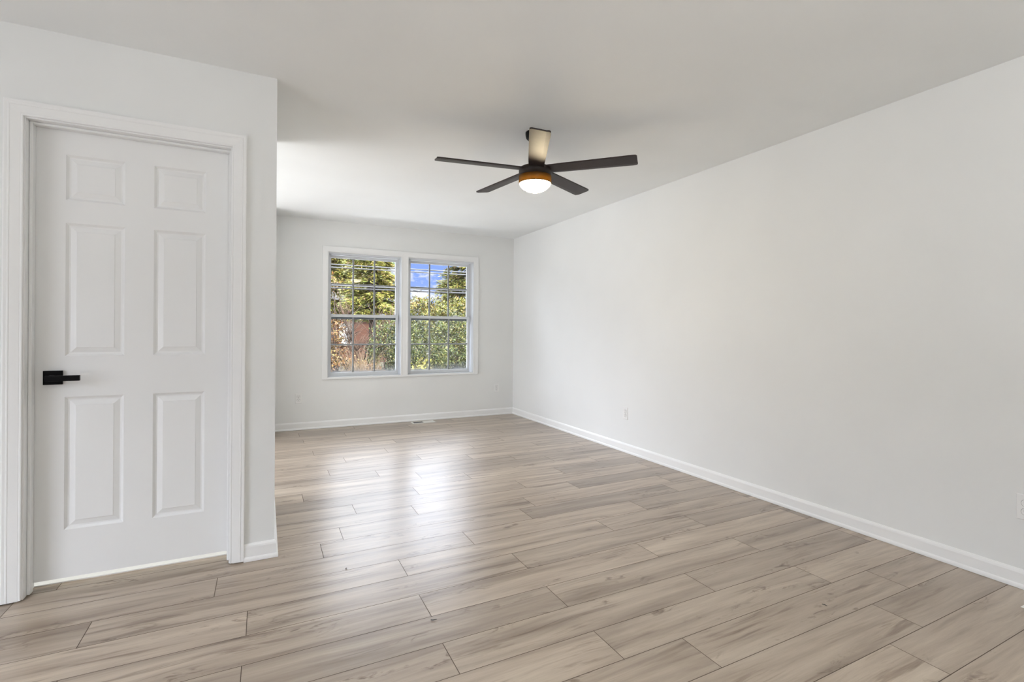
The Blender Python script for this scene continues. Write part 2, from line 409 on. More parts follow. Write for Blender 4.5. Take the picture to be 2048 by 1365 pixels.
# ------------------------------------------------------------------ baseboards
BH = 0.086
BASE = [(0, 0), (0.018, 0), (0.018, 0.010), (0.0165, 0.016), (0.013, 0.0195), (0.0105, 0.021), (0.0105, 0.068), (0.0085, 0.076), (0.004, 0.084), (0, BH)]
def baseboard(name, path, label):
    """path on the floor, room on the left-hand side of travel"""
    bm = bmesh.new()
    pts = [Vector(p) for p in path]; n = len(pts); rings = []
    up = Vector((0, 0, 1))
    for i, p in enumerate(pts):
        d0 = (pts[i] - pts[i - 1]).normalized() if i else None
        d1 = (pts[i + 1] - pts[i]).normalized() if i < n - 1 else None
        s0 = up.cross(d0) if d0 is not None else None; s1 = up.cross(d1) if d1 is not None else None
        if s0 is None: s = s1
        elif s1 is None: s = s0
        else:
            s = (s0 + s1).normalized(); s = s / s.dot(s0)
        rings.append([bm.verts.new(p + s * a + up * b) for a, b in BASE])
    k = len(BASE)
    for a, b in zip(rings, rings[1:]):
        for j in range(k): bm.faces.new((a[j], a[(j + 1) % k], b[(j + 1) % k], b[j]))
    bm.faces.new(rings[0]); bm.faces.new(rings[-1][::-1])
    return tag(obj(name, bm, M_TRIM), label, 'baseboard', kind='structure')
zb = 0.0012
baseboard('baseboard_right', [(XR, YR, zb), (XR, YB, zb)], 'white baseboard along the long right wall')
baseboard('baseboard_back', [(XR - .0, YB, zb), (XC, YB, zb)], 'white baseboard under the twin windows')
baseboard('baseboard_closet', [(XC, 3.75, zb), (XC, YC, zb), (-0.0875, YC, zb)], 'short white baseboard wrapping the closet corner beside the door')
baseboard('baseboard_left', [(-0.979, YC, zb), (XL, YC, zb)], 'white baseboard left of the door casing')

# ------------------------------------------------------------------ door with casing and jamb
CW = 0.063
CAS = [(0, 0), (0, 0.0085), (0.0015, 0.0105), (0.006, 0.0108), (0.008, 0.0098), (0.011, 0.0106), (0.041, 0.0142), (0.0425, 0.0155), (0.047, 0.0157),
       (0.049, 0.0147), (0.058, 0.0160), (0.062, 0.0155), (CW, 0.0140), (CW, 0)]
bm = bmesh.new()
# travelling up the left leg, across and down the right with the wall normal -Y: the profile's sideways axis points away from the opening
cx0, cx1, cz = DX0 - .005, DX1 + .005, DZ + .006
sweep(bm, CAS, [(cx0, YC, 0.006), (cx0, YC, cz), (cx1, YC, cz), (cx1, YC, 0.006)], (0, -1, 0))
tag(obj('trim_1', bm, M_TRIM), 'moulded white casing around the six panel door', 'door casing', kind='structure')

door = thing('door_1', 'closed white six panel door with a black lever handle', 'door', ((DX0 + DX1) / 2, YC + .09, 0), kind='structure')
SY = 2.870                                  # room face of the slab
bm = B((DX0 - .018, DX0, YC, YC + .115, 0.004, DZ + .018), (DX1, DX1 + .018, YC, YC + .115, 0.004, DZ + .018), (DX0, DX1, YC, YC + .115, DZ, DZ + .018))
jamb = obj('door_jamb', bm, M_TRIM, door, bevel=0.001)
bm = B((DX0, DX0 + .012, SY - .036, SY - .001, 0.006, DZ), (DX1 - .010, DX1, SY - .036, SY - .001, 0.006, DZ), (DX0 + .012, DX1 - .010, SY - .036, SY - .001, DZ - .011, DZ))
obj('door_stop', bm, M_TRIM, jamb, bevel=0.003)
# slab: one plate with six embossed panels
def slab():
    bm = bmesh.new()
    x0, x1, z0, z1 = DX0 + .003, DX1 - .003, 0.042, DZ - .003
    PX = [(-0.798, -0.585), (-0.474, -0.264)]
    PZ = [(0.256, 0.851), (1.034, 1.631), (1.733, 1.936)]
    xs = [x0, PX[0][0], PX[0][1], PX[1][0], PX[1][1], x1]; zs = [z0, PZ[0][0], PZ[0][1], PZ[1][0], PZ[1][1], PZ[2][0], PZ[2][1], z1]
    # room face grid, panels replaced with nested moulded rings
    grid = {}
    def v(x, y, z):
        key = (round(x, 5), round(y, 5), round(z, 5))
        if key not in grid: grid[key] = bm.verts.new((x, y, z))
        return grid[key]
    pan = {(1, 1), (1, 3), (1, 5), (3, 1), (3, 3), (3, 5)}
    for i in range(5):
        for j in range(7):
            a, b, c, d = xs[i], xs[i + 1], zs[j], zs[j + 1]
            if (i, j) in pan:
                rings = [(0, 0), (0.004, 0.0035), (0.010, 0.0085), (0.016, 0.0095), (0.036, 0.0030), (0.039, 0.0012)]
                for (p, q), (p2, q2) in zip(rings, rings[1:]):
                    o_ = [(a + p, c + p), (b - p, c + p), (b - p, d - p), (a + p, d - p)]
                    n_ = [(a + p2, c + p2), (b - p2, c + p2), (b - p2, d - p2), (a + p2, d - p2)]
                    for k in range(4):
                        k2 = (k + 1) % 4
                        bm.faces.new((v(o_[k][0], SY + q, o_[k][1]), v(o_[k2][0], SY + q, o_[k2][1]), v(n_[k2][0], SY + q2, n_[k2][1]), v(n_[k][0], SY + q2, n_[k][1])))
                p, q = rings[-1]
                bm.faces.new((v(a + p, SY + q, c + p), v(b - p, SY + q, c + p), v(b - p, SY + q, d - p), v(a + p, SY + q, d - p)))
            else:
                bm.faces.new((v(a, SY, c), v(b, SY, c), v(b, SY, d), v(a, SY, d)))
    T = SY + .035
    rim = [(x, z0) for x in xs] + [(x1, z) for z in zs[1:]] + [(x, z1) for x in xs[::-1][1:]] + [(x0, z) for z in zs[::-1][1:-1]]
    nrim = len(rim)
    for k in range(nrim):
        (xa, za), (xb, zb_) = rim[k], rim[(k + 1) % nrim]
        bm.faces.new((v(xa, SY, za), v(xa, T, za), v(xb, T, zb_), v(xb, SY, zb_)))
    bm.faces.new([v(x, T, z) for x, z in rim])
    return bm
sl = obj('door_slab', slab(), M_DOOR, door)
HX, HZ = -0.8365, 0.9395
lev = obj('lever_handle', B((HX - .011, HX + .106, SY - .066, SY - .050, HZ - .012, HZ + .012)), M_BLACK, sl, bevel=0.0015)
tag(lev, 'black lever handle')
rose = obj('handle_rose', B((HX - .0335, HX + .0335, SY - .010, SY, HZ - .031, HZ + .031)), M_BLACK, lev, bevel=0.0015)
obj('handle_neck', B((HX - .011, HX + .011, SY - .055, SY - .008, HZ - .011, HZ + .011)), M_BLACK, lev, bevel=0.0015)

# ------------------------------------------------------------------ twin windows
OX0, OX1, OZ0, OZ1 = 0.601, 2.568, 0.571, 2.139
bm = bmesh.new()
ty = YB - .016
for b in ((OX0, WIN[0][0] - .004, ty, YB, OZ0, OZ1), (WIN[1][1] + .002, OX1, ty, YB, OZ0, OZ1), (WIN[0][0] - .004, WIN[1][1] + .002, ty, YB, WZ1 + .003, OZ1),
          (WIN[0][0] - .004, WIN[1][1] + .002, ty, YB, OZ0, WZ0), (WIN[0][1] - .002, WIN[1][0] + .002, ty, YB, WZ0, WZ1 + .003)):
    box(bm, *b)
# raised beads at the inner edges of the openings
for x0, x1 in WIN:
    for b in ((x0 - .016, x0 - .004, ty - .004, ty, WZ0, WZ1 + .015), (x1 - .002, x1 + .010, ty - .004, ty, WZ0, WZ1 + .015), (x0 - .004, x1 - .002, ty - .004, ty, WZ1 + .003, WZ1 + .015)):
        box(bm, *b)
tag(obj('trim_2', bm, M_TRIM, bevel=0.0015), 'flat white casing framing both windows with a wide centre post', 'window casing', kind='structure')

def rect_frame(x0, x1, z0, z1, y0, y1, sl_, sr, st, sb):
    return ((x0, x0 + sl_, y0, y1, z0, z1), (x1 - sr, x1, y0, y1, z0, z1), (x0 + sl_, x1 - sr, y0, y1, z1 - st, z1), (x0 + sl_, x1 - sr, y0, y1, z0, z0 + sb))
def window(name, label, ox, glx, mu, ml):
    x0, x1 = ox
    t = thing(name, label, 'window', ((x0 + x1) / 2, YB + .08, WZ0), kind='structure')
    jf = .010
    fr = obj('window_frame', B((x0, x0 + jf, YB, YB + .16, WZ0, WZ1), (x1 - jf * .4, x1, YB, YB + .16, WZ0, WZ1), (x0 + jf, x1 - jf * .4, YB, YB + .16, WZ1 - .012, WZ1),
                             (x0 + jf, x1 - jf * .4, YB, YB + .16, WZ0 - .004, WZ0 + .006)), M_VINYL, t, bevel=0.001)
    # parting strip beside the sashes
    obj('track', B((x1 - .018, x1 - jf * .4, YB + .108, YB + .150, WZ0, WZ1 - .012), (x0 + jf, x0 + .022, YB + .108, YB + .150, WZ0, WZ1 - .012)), M_VINYL, fr, bevel=0.001)
    gx0, gx1 = glx
    # upper sash, set back
    ya = YB + .110
    us = obj('upper_sash', B(*rect_frame(gx0 - .034, gx1 + .036, 1.312, 2.054, ya, ya + .030, .034, .036, .034, .030)), M_VINYL, t, bevel=0.003)
    obj('pane', B((gx0 - .004, gx1 + .004, ya + .013, ya + .017, 1.338, 2.024)), M_GLASS, us)
    mb = [(m - .009, m + .009, ya + .006, ya + .024, 1.342, 2.020) for m in mu] + [(gx0, gx1, ya + .0065, ya + .0235, 1.699, 1.717)]
    obj('muntin_grid', B(*mb), M_GRILLE, us, bevel=0.002)
    obj('rail_shade', B((gx0 - .030, gx1 + .030, ya + .002, ya + .028, 1.284, 1.3125)), M_RAIL_SHADE, us, bevel=0.002)  # dark strip: the rail's shade put into colour
    # lower sash, nearer the room
    yb = YB + .074
    ls = obj('lower_sash', B(*rect_frame(gx0 - .036, gx1 + .030, 0.598, 1.340, yb, yb + .030, .036, .030, .032, .042)), M_VINYL, t, bevel=0.003)
    obj('pane', B((gx0 - .002, gx1 + .002, yb + .013, yb + .017, .636, 1.312)), M_GLASS_LOW, ls)
    mb = [(m - .009, m + .009, yb + .006, yb + .024, .640, 1.308) for m in ml] + [(gx0, gx1, yb + .0065, yb + .0235, .966, .984)]
    obj('muntin_grid', B(*mb), M_GRILLE, ls, bevel=0.002)
    lx = gx0 + (gx1 - gx0) * .78
    obj('sash_lock', B((lx - .028, lx + .028, yb + .004, yb + .024, 1.340, 1.349), (lx - .006, lx + .030, yb + .0, yb + .010, 1.349, 1.356)), M_VINYL, ls, bevel=0.002)
    return t
window('window_1', 'left window of the pair, trees and a brick house behind its panes', WIN[0], (0.706, 1.483), (0.966, 1.221), (0.964, 1.220))
window('window_2', 'right window of the pair, blue sky behind its upper panes', WIN[1], (1.673, 2.448), (1.930, 2.191), (1.925, 2.187))

# ------------------------------------------------------------------ wall outlets
def outlet(label, loc, rz):
    """duplex receptacle built facing -Y at the origin, then placed"""
    t = thing('wall_outlet', label, 'outlet', (0, 0, 0), 'white duplex outlets on the walls')
    pw, ph = .0355, .058
    bm = bmesh.new()
    lay = [(pw, ph, 0), (pw, ph, -.002), (pw - .003, ph - .003, -.0055)]
    rs = [[bm.verts.new((sx_ * a, y, sz_ * b)) for sx_, sz_ in ((-1, -1), (1, -1), (1, 1), (-1, 1))] for a, b, y in lay]
    for a, b in zip(rs, rs[1:]):
        for k in range(4): bm.faces.new((a[k], a[(k + 1) % 4], b[(k + 1) % 4], b[k]))
    bm.faces.new(rs[-1]); bm.faces.new(rs[0][::-1])
    obj('cover_plate', bm, M_PLASTIC, t)
    for zc in (-.0195, .0195):
        bm = bmesh.new()
        ring = []
        for k in range(28):
            a = 2 * PI * k / 28
            ring.append((.0172 * math.cos(a), max(-.0135, min(.0135, .0172 * math.sin(a)))))
        lo = [bm.verts.new((x, -.0050, zc + z)) for x, z in ring]; hi = [bm.verts.new((x * .97, -.0078, zc + z * .97)) for x, z in ring]
        for k in range(28): bm.faces.new((lo[k], lo[(k + 1) % 28], hi[(k + 1) % 28], hi[k]))
        bm.faces.new(hi)
        r = obj('receptacle', bm, M_PLASTIC, t)
        # dark reveal round the receptacle, slots and ground hole
        bm = bmesh.new()
        lo = [bm.verts.new((x * 1.09, -.0052, zc + z * 1.09)) for x, z in ring]; hi = [bm.verts.new((x * 1.09, -.0058, zc + z * 1.09)) for x, z in ring]
        for k in range(28): bm.faces.new((lo[k], lo[(k + 1) % 28], hi[(k + 1) % 28], hi[k]))
        bm.faces.new(hi)
        obj('reveal', bm, M_SLOTG, r)
        bm = B((-.0075, -.0052, -.0082, -.0070, zc + .0005, zc + .0085), (.0052, .0072, -.0082, -.0070, zc + .0010, zc + .0080), (-.0026, .0026, -.0082, -.0070, zc - .0095, zc - .0045))
        obj('slots', bm, M_SLOT, r)
    bm = bmesh.new(); bmesh.ops.create_uvsphere(bm, u_segments=12, v_segments=6, radius=.0032)
    for v in bm.verts: v.co = Vector((v.co.x, v.co.y * .5 - .0055, v.co.z))
    obj('screw', bm, M_SCREW, t, smooth=True)
    t.location = loc; t.rotation_euler = (0, 0, rz)
    return t
outlet('white outlet low on the window wall, left of the twin windows', (0.351, YB, 0.364), 0)
outlet('white outlet low on the window wall beside the right corner', (2.853, YB, 0.371), 0)
outlet('white outlet low on the right wall, the one nearer the far corner', (XR, 3.759, 0.374), -PI / 2)
outlet('white outlet on the right wall, cut by the right edge of the photo', (XR, 0.962, 0.372), -PI / 2)

# ------------------------------------------------------------------ floor registers
def register(label, x0, x1, y0, y1, half_open):
    t = thing('floor_register', label, 'vent', ((x0 + x1) / 2, (y0 + y1) / 2, 0))
    bm = bmesh.new()
    f = .018
    z = .0006
    zt = .0055
    outer = [(x0, y0), (x1, y0), (x1, y1), (x0, y1)]; mid = [(x0 + .006, y0 + .006), (x1 - .006, y0 + .006), (x1 - .006, y1 - .006), (x0 + .006, y1 - .006)]
    inn = [(x0 + f, y0 + f), (x1 - f, y0 + f), (x1 - f, y1 - f), (x0 + f, y1 - f)]
    rs = [[bm.verts.new((*p, z)) for p in outer], [bm.verts.new((*p, zt)) for p in mid], [bm.verts.new((*p, zt)) for p in inn], [bm.verts.new((*p, .0012)) for p in inn]]
    for a, b in zip(rs, rs[1:]):
        for k in range(4): bm.faces.new((a[k], a[(k + 1) % 4], b[(k + 1) % 4], b[k]))
    obj('register_frame', bm, M_REG, t)
    xm = x0 + f + (x1 - x0 - 2 * f) * .5
    obj('duct_opening', B((x0 + f, x1 - f, y0 + f, y1 - f, .0008, .0014)), M_SLOT, t)
    bm = bmesh.new()
    n = 5
    for k in range(n):
        yy = y0 + f + (y1 - y0 - 2 * f) * (k + .5) / n
        box(bm, x0 + f if not half_open else xm, x1 - f, yy - .0012, yy + .0012, .0013, .0028)
    box(bm, xm - .004, xm + .004, y0 + f, y1 - f, .0013, .0054)
    obj('louvers', bm, M_REG, t)
    if half_open:
        obj('damper', B((xm, x1 - f, y0 + f, y1 - f, .0013, .0052)), M_REG, t)
register('white metal floor register against the baseboard under the windows', 1.640, 1.935, 5.985, 6.112, True)
register('white floor register whose corner enters at the right edge of the photo', 2.884, 3.020, 0.610, 0.912, False)

# ------------------------------------------------------------------ ceiling fan
FX, FY = 1.556, 2.795
FZ = 2.200
fan = thing('ceiling_fan', 'dark bronze five blade ceiling fan with a lit white lamp', 'ceiling fan', (FX, FY, H))
bm = bmesh.new(); lathe(bm, [(0, H), (.064, H), (.064, H - .012), (.060, H - .034), (.050, H - .044), (.020, H - .047), (0, H - .047)], (FX, FY)); obj('canopy', bm, M_BLACK, fan, smooth=True)
bm = bmesh.new(); lathe(bm, [(0, H - .04), (.013, H - .04), (.013, 2.225), (0, 2.225)], (FX, FY), 20); obj('downrod', bm, M_BLACK, fan, smooth=True)
RB = .1055
bm = bmesh.new(); lathe(bm, [(.0, 2.222), (.045, 2.222), (.060, 2.219), (RB - .012, 2.214), (RB - .003, 2.209), (RB, 2.199), (RB, 2.158), (0, 2.158)], (FX, FY), 64); hc = obj('motor_cap', bm, M_BRONZE, fan, smooth=True)
bm = bmesh.new(); lathe(bm, [(RB, 2.158), (RB, 2.112), (RB - .003, 2.109), (RB - .003, 2.158)], (FX, FY), 64); obj('halo_shell', bm, M_HALO, fan, smooth=True)  # amber band added to imitate the lamp's halo on the bronze housing
bm = bmesh.new(); lathe(bm, [(0, 2.157), (.095, 2.157), (.095, 2.1185), (0, 2.1185)], (FX, FY), 40); obj('halo_core', bm, M_BLACK, fan, smooth=True)  # hidden dark core added so the halo fades upward
bm = bmesh.new(); lathe(bm, [(0, 2.118), (RB - .005, 2.118), (RB - .004, 2.109), (RB - .012, 2.096), (RB - .028, 2.080), (RB - .050, 2.067), (RB - .078, 2.058), (0, 2.055)], (FX, FY), 64)
lamp = obj('lamp_diffuser', bm, M_LAMP, fan, smooth=True); tag(lamp, 'glowing warm white lamp diffuser')
PH, BR = 2.991, 0.642
pitch = math.radians(11)
for k in range(5):
    a = PH - k * 2 * PI / 5
    d = Vector((math.cos(a), math.sin(a), 0)); cw = Vector((d.y, -d.x, 0))       # clockwise edge is the raised one
    bm = bmesh.new()
    # cross-section: main flat and a bent trailing flange (s from clockwise + to counter-clockwise -)
    def pt(r, s, dz):
        zz = s * math.sin(pitch) + dz
        return Vector((FX, FY, FZ)) + d * r + cw * (s * math.cos(pitch)) + Vector((0, 0, zz))
    stations = [(.085, .046, .050), (.16, .050, .052), (BR - .030, .060, .056), (BR - .008, .058, .054), (BR, .048, .046)]
    rows = []
    for r, sp_, sm in stations:
        rows.append([(r, sp_, 0), (r, -.030, 0), (r, -sm, .003)])
    top = [[bm.verts.new(pt(r, s, dz + .004)) for r, s, dz in row] for row in rows]
    bot = [[bm.verts.new(pt(r, s, dz - .004)) for r, s, dz in row] for row in rows]
    for g_, flip in ((top, False), (bot, True)):
        for ra, rb in zip(g_, g_[1:]):
            for j in range(2): bm.faces.new((ra[j], ra[j + 1], rb[j + 1], rb[j]))
    for j in (0, 2):
        for q in range(len(top) - 1): bm.faces.new((top[q][j], top[q + 1][j], bot[q + 1][j], bot[q][j]))
    for q in (0, -1):
        for j in range(2): bm.faces.new((top[q][j], top[q][j + 1], bot[q][j + 1], bot[q][j]))
    bl = obj('fan_blade', bm, M_BLADE, fan)
    bm = bmesh.new()
    vs = []
    for r in (.070, .150):
        for s in (.030, -.030):
            for dz in (.0045, .0085): vs.append(bm.verts.new(pt(r, s, dz)))
    for f_ in ((0, 1, 3, 2), (4, 6, 7, 5), (0, 4, 5, 1), (2, 3, 7, 6), (0, 2, 6, 4), (1, 5, 7, 3)): bm.faces.new([vs[q] for q in f_])
    obj('blade_bracket', bm, M_BLACK, bl)

# ------------------------------------------------------------------ specks of litter on the floor
def crumb(label, x, y, pts, r):
    bm = bmesh.new(); tube(bm, [(x + a, y + b, .0008 + r + c) for a, b, c in pts], lambda q: r * (1.0 - .6 * abs(q - .4)), 6)
    o = obj('wood_chip', bm, M_SLOT, None, smooth=True); recenter(o, (x, y, 0))
    return tag(o, label, 'debris', 'dark crumbs left on the floor')
crumb('curled dark crumb beside a plank end joint, lower middle of the floor', .612, 1.905, [(-.011, .006, 0), (-.004, .000, .001), (.004, -.003, .002), (.012, -.002, .001)], .0016)
crumb('tiny dark crumb on the floor below the reflection, straight out from the door corner', .36, 2.50, [(-.004, 0, 0), (0, .001, 0), (.004, 0, 0)], .0024)
crumb('short dark crumb on the planks nearest the right wall foreground', 2.14, 1.285, [(-.003, .009, 0), (0, 0, .001), (.002, -.009, 0)], .0018)

# ================================================================== OUTSIDE
GZ = -0.60
def ground_mat(name, a, b, scale):
    m, nt, p, out = new_mat(name)
    tc = N(nt, 'ShaderNodeTexCoord'); n = N(nt, 'ShaderNodeTexNoise', Scale=scale, Detail=6.0); L(nt, tc.outputs['Object'], n.inputs['Vector'])
    L(nt, ramp(nt, n.outputs['Fac'], [(0.35, a), (0.65, b)]), p.inputs['Base Color']); p.inputs['Roughness'].default_value = 0.9
    return m
tag(obj('ground', B((-30, 45, YB + .16, 80, GZ - .2, GZ)), ground_mat('lawn', (0.022, 0.022, 0.008), (0.045, 0.036, 0.014), 3.0)), 'autumn lawn beyond the windows', 'ground', kind='structure')
tag(obj('bounce_path', B((-6, 9, 6.6, 9.6, GZ, GZ + .03)), ground_mat('concrete', (0.60, 0.59, 0.57), (0.70, 0.69, 0.67), 5.0)), 'unseen pale concrete path added below the windows to bounce light in', 'path', kind='structure')  # out of view, added pale to reflect light onto the ceiling

def leaf_mat(name, trans=0.15):
    m, nt, p, out = new_mat(name)
    at = N(nt, 'ShaderNodeAttribute', attribute_name='leaf_tint')
    L(nt, at.outputs['Color'], p.inputs['Base Color']); p.inputs['Roughness'].default_value = 0.55
    tl = N(nt, 'ShaderNodeBsdfTranslucent'); L(nt, at.outputs['Color'], tl.inputs['Color'])
    mx = N(nt, 'ShaderNodeMixShader', Fac=trans); L(nt, p.outputs[0], mx.inputs[1]); L(nt, tl.outputs[0], mx.inputs[2]); L(nt, mx.outputs[0], out.inputs['Surface'])
    return m
M_LEAF = leaf_mat('foliage')
M_BARK = simple('bark', (0.06, 0.04, 0.027), 0.9, 0, 0.35, 12)
M_TWIG = simple('bare_twig', (0.07, 0.04, 0.025), 0.9, 0, 0.3, 12)

class Leaves:
    """collects leaf quads with a tint each; becomes one crown mesh"""
    def __init__(s): s.v, s.f, s.c = [], [], []
    def leaf(s, p, d, n, ln, wd, tint):
        d = d.normalized(); sd = d.cross(n)
        if sd.length < 1e-4: sd = d.orthogonal()
        sd.normalize(); i = len(s.v)
        s.v += [p, p + d * ln * .5 + sd * wd * .5, p + d * ln, p + d * ln * .5 - sd * wd * .5]
        s.f.append((i, i + 1, i + 2, i + 3)); s.c += [(*tint, 1)] * 4
    def build(s, name, parent):
        me = bpy.data.meshes.new(name); me.from_pydata(s.v, [], s.f)
        ca = me.color_attributes.new('leaf_tint', 'FLOAT_COLOR', 'CORNER')
        flat = [x for c in s.c for x in c]; ca.data.foreach_set('color', flat)
        me.materials.append(M_LEAF)
        o = bpy.data.objects.new(name, me); COL.objects.link(o)
        off = Vector(parent.location); o.parent = parent; o.location = -off
        return o
LEAF_K = 0.33
def rv(rnd):
    while True:
        v = Vector((rnd.uniform(-1, 1), rnd.uniform(-1, 1), rnd.uniform(-1, 1)))
        if .05 < v.length < 1: return v.normalized()
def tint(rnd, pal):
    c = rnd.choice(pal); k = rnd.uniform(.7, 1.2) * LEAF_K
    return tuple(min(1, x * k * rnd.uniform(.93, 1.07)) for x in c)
def shrub(name, label, cat, base, lobes, n, size, pal, seed, group=None, stem=True):
    """leafy shrub: lobes = (dx, dy, z, rx, ry, rz) ellipsoids covered in leaves, stems from the base"""
    rnd = random.Random(seed)
    t = thing(name, label, cat, base, group)
    lv = Leaves(); b = Vector(base)
    tot = sum(l[3] * l[5] for l in lobes)
    for l in lobes:
        c = Vector((b.x + l[0], b.y + l[1], l[2]))
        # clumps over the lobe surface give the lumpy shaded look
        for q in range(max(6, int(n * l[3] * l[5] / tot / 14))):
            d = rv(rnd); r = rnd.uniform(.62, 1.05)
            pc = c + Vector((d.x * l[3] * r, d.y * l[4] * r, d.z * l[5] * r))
            ck = rnd.choice((.3, .6, 1.0, 1.35, 1.9))  # clump tint puts sunlit and shaded contrast into the leaf colour
            for _ in range(14):
                o_ = rv(rnd) * rnd.uniform(0, 2.4) * size
                dd = (d * .8 + rv(rnd)).normalized()
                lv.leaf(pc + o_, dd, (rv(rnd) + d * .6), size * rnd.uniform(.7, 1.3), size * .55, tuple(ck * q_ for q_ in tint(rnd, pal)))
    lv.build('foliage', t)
    if stem:
        bm = bmesh.new()
        for l in lobes:
            for q in range(3):
                e = Vector((b.x + l[0] + rnd.uniform(-.5, .5) * l[3], b.y + l[1] + rnd.uniform(-.4, .4) * l[4], l[2] + rnd.uniform(-.2, .5) * l[5]))
                mid = b.lerp(e, .5) + Vector((rnd.uniform(-.1, .1), rnd.uniform(-.1, .1), .1))
                tube(bm, [b, mid, e], lambda q_: .035 * (1 - .75 * q_), 5)
        obj('stem', bm, M_BARK, t, smooth=True)
    return t
def conifer(name, label, base, height, rad, skirt, pal, seed, droop=.25, nb=70, lean=0.0, group=None, prof=None, ls=1.0):
    rnd = random.Random(seed)
    t = thing(name, label, 'tree', base, group); b = Vector(base)
    bm = bmesh.new(); tube(bm, [b, b + Vector((lean * .5, 0, height * .5)), b + Vector((lean, 0, height))], lambda q: .10 * (1 - .9 * q) + .01, 8)
    obj('trunk', bm, M_BARK, t, smooth=True)
    lv = Leaves(); bb = bmesh.new()
    for i in range(nb):
        q = skirt + (1 - skirt) * (i + rnd.random()) / nb
        z = b.z + height * q
        ln = rad * (prof(q) if prof else (1 - (q - skirt) / (1 - skirt)) ** .75) * rnd.uniform(.65, 1.1) + .15
        az = rnd.uniform(0, 2 * PI)
        d = Vector((math.cos(az), math.sin(az), 0)); sd = Vector((-d.y, d.x, 0))
        p0 = Vector((b.x + lean * q, b.y, z)); pts = []
        for k in range(7):
            u = k / 6
            pts.append(p0 + d * ln * u + Vector((0, 0, .12 * ln * u - droop * ln * u * u)))
        tube(bb, pts, lambda q_: .030 * (1 - .85 * q_), 4)
        ns = int(26 + ln * 34)
        for s in range(ns):
            u = rnd.uniform(.18, 1.0) ** .8
            k = min(5, int(u * 6)); pp = pts[k].lerp(pts[k + 1], u * 6 - k)
            side = rnd.choice((-1, 1)) * rnd.uniform(.05, 1) * (.34 * ln * (1.15 - u) + .06)
            c = pp + sd * side + Vector((0, 0, -abs(side) * .25 + rnd.uniform(-.05, .05)))
            # a spray: several needles-bunches fanning outward
            for _ in range(6):
                dd = (d * rnd.uniform(.3, 1) + sd * math.copysign(rnd.uniform(.2, .9), side) + Vector((0, 0, rnd.uniform(-.55, .25)))).normalized()
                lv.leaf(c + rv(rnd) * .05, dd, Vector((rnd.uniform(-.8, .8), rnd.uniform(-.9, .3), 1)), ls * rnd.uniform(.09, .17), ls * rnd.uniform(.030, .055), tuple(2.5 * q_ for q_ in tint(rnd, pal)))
    obj('branches', bb, M_BARK, t, smooth=True)
    lv.build('foliage', t)
    return t
YG = [(0.40, 0.37, 0.08), (0.33, 0.34, 0.07), (0.22, 0.25, 0.055), (0.46, 0.40, 0.11), (0.14, 0.16, 0.04), (0.30, 0.20, 0.09)]
DG = [(0.15, 0.20, 0.05), (0.22, 0.26, 0.06), (0.30, 0.31, 0.08), (0.09, 0.13, 0.035), (0.36, 0.33, 0.09)]
BG = [(0.24, 0.32, 0.10), (0.18, 0.27, 0.11), (0.33, 0.38, 0.10), (0.12, 0.18, 0.07)]
OR = [(0.46, 0.21, 0.05), (0.38, 0.24, 0.06), (0.34, 0.16, 0.05), (0.40, 0.28, 0.09), (0.20, 0.11, 0.045)]
OY = [(0.48, 0.36, 0.09), (0.42, 0.38, 0.08), (0.52, 0.30, 0.10), (0.32, 0.33, 0.08), (0.24, 0.26, 0.06)]
TREES = 'evergreens beyond the windows'
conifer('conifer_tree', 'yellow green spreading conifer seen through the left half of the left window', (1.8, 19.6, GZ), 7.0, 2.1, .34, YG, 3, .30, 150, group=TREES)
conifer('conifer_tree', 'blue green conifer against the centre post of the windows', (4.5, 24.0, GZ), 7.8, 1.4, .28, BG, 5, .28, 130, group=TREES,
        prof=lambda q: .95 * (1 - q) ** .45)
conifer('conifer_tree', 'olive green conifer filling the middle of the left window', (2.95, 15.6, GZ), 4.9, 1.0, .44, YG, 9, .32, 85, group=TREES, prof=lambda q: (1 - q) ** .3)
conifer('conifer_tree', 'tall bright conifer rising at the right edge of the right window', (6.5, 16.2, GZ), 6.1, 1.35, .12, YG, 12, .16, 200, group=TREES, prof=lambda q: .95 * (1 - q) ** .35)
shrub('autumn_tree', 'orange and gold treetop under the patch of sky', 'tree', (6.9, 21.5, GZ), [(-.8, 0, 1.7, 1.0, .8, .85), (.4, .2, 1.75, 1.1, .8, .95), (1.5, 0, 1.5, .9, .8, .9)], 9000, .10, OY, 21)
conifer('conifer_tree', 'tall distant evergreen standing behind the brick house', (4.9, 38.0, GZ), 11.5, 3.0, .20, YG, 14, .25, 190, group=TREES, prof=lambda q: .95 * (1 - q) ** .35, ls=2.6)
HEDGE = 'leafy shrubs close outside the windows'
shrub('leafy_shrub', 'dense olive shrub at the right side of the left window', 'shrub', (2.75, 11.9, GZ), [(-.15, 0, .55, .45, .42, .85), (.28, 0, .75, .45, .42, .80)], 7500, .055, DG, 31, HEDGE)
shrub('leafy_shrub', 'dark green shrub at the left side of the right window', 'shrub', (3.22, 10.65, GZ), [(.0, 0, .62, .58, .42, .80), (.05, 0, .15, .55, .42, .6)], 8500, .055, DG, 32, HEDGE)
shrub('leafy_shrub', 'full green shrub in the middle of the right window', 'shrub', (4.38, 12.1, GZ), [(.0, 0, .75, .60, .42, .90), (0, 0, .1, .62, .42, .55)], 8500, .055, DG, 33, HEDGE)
shrub('leafy_shrub', 'green shrub against the right frame of the right window', 'shrub', (4.62, 10.7, GZ), [(.0, 0, .65, .50, .42, .82), (0, 0, .1, .50, .42, .5)], 7500, .055, DG, 34, HEDGE)
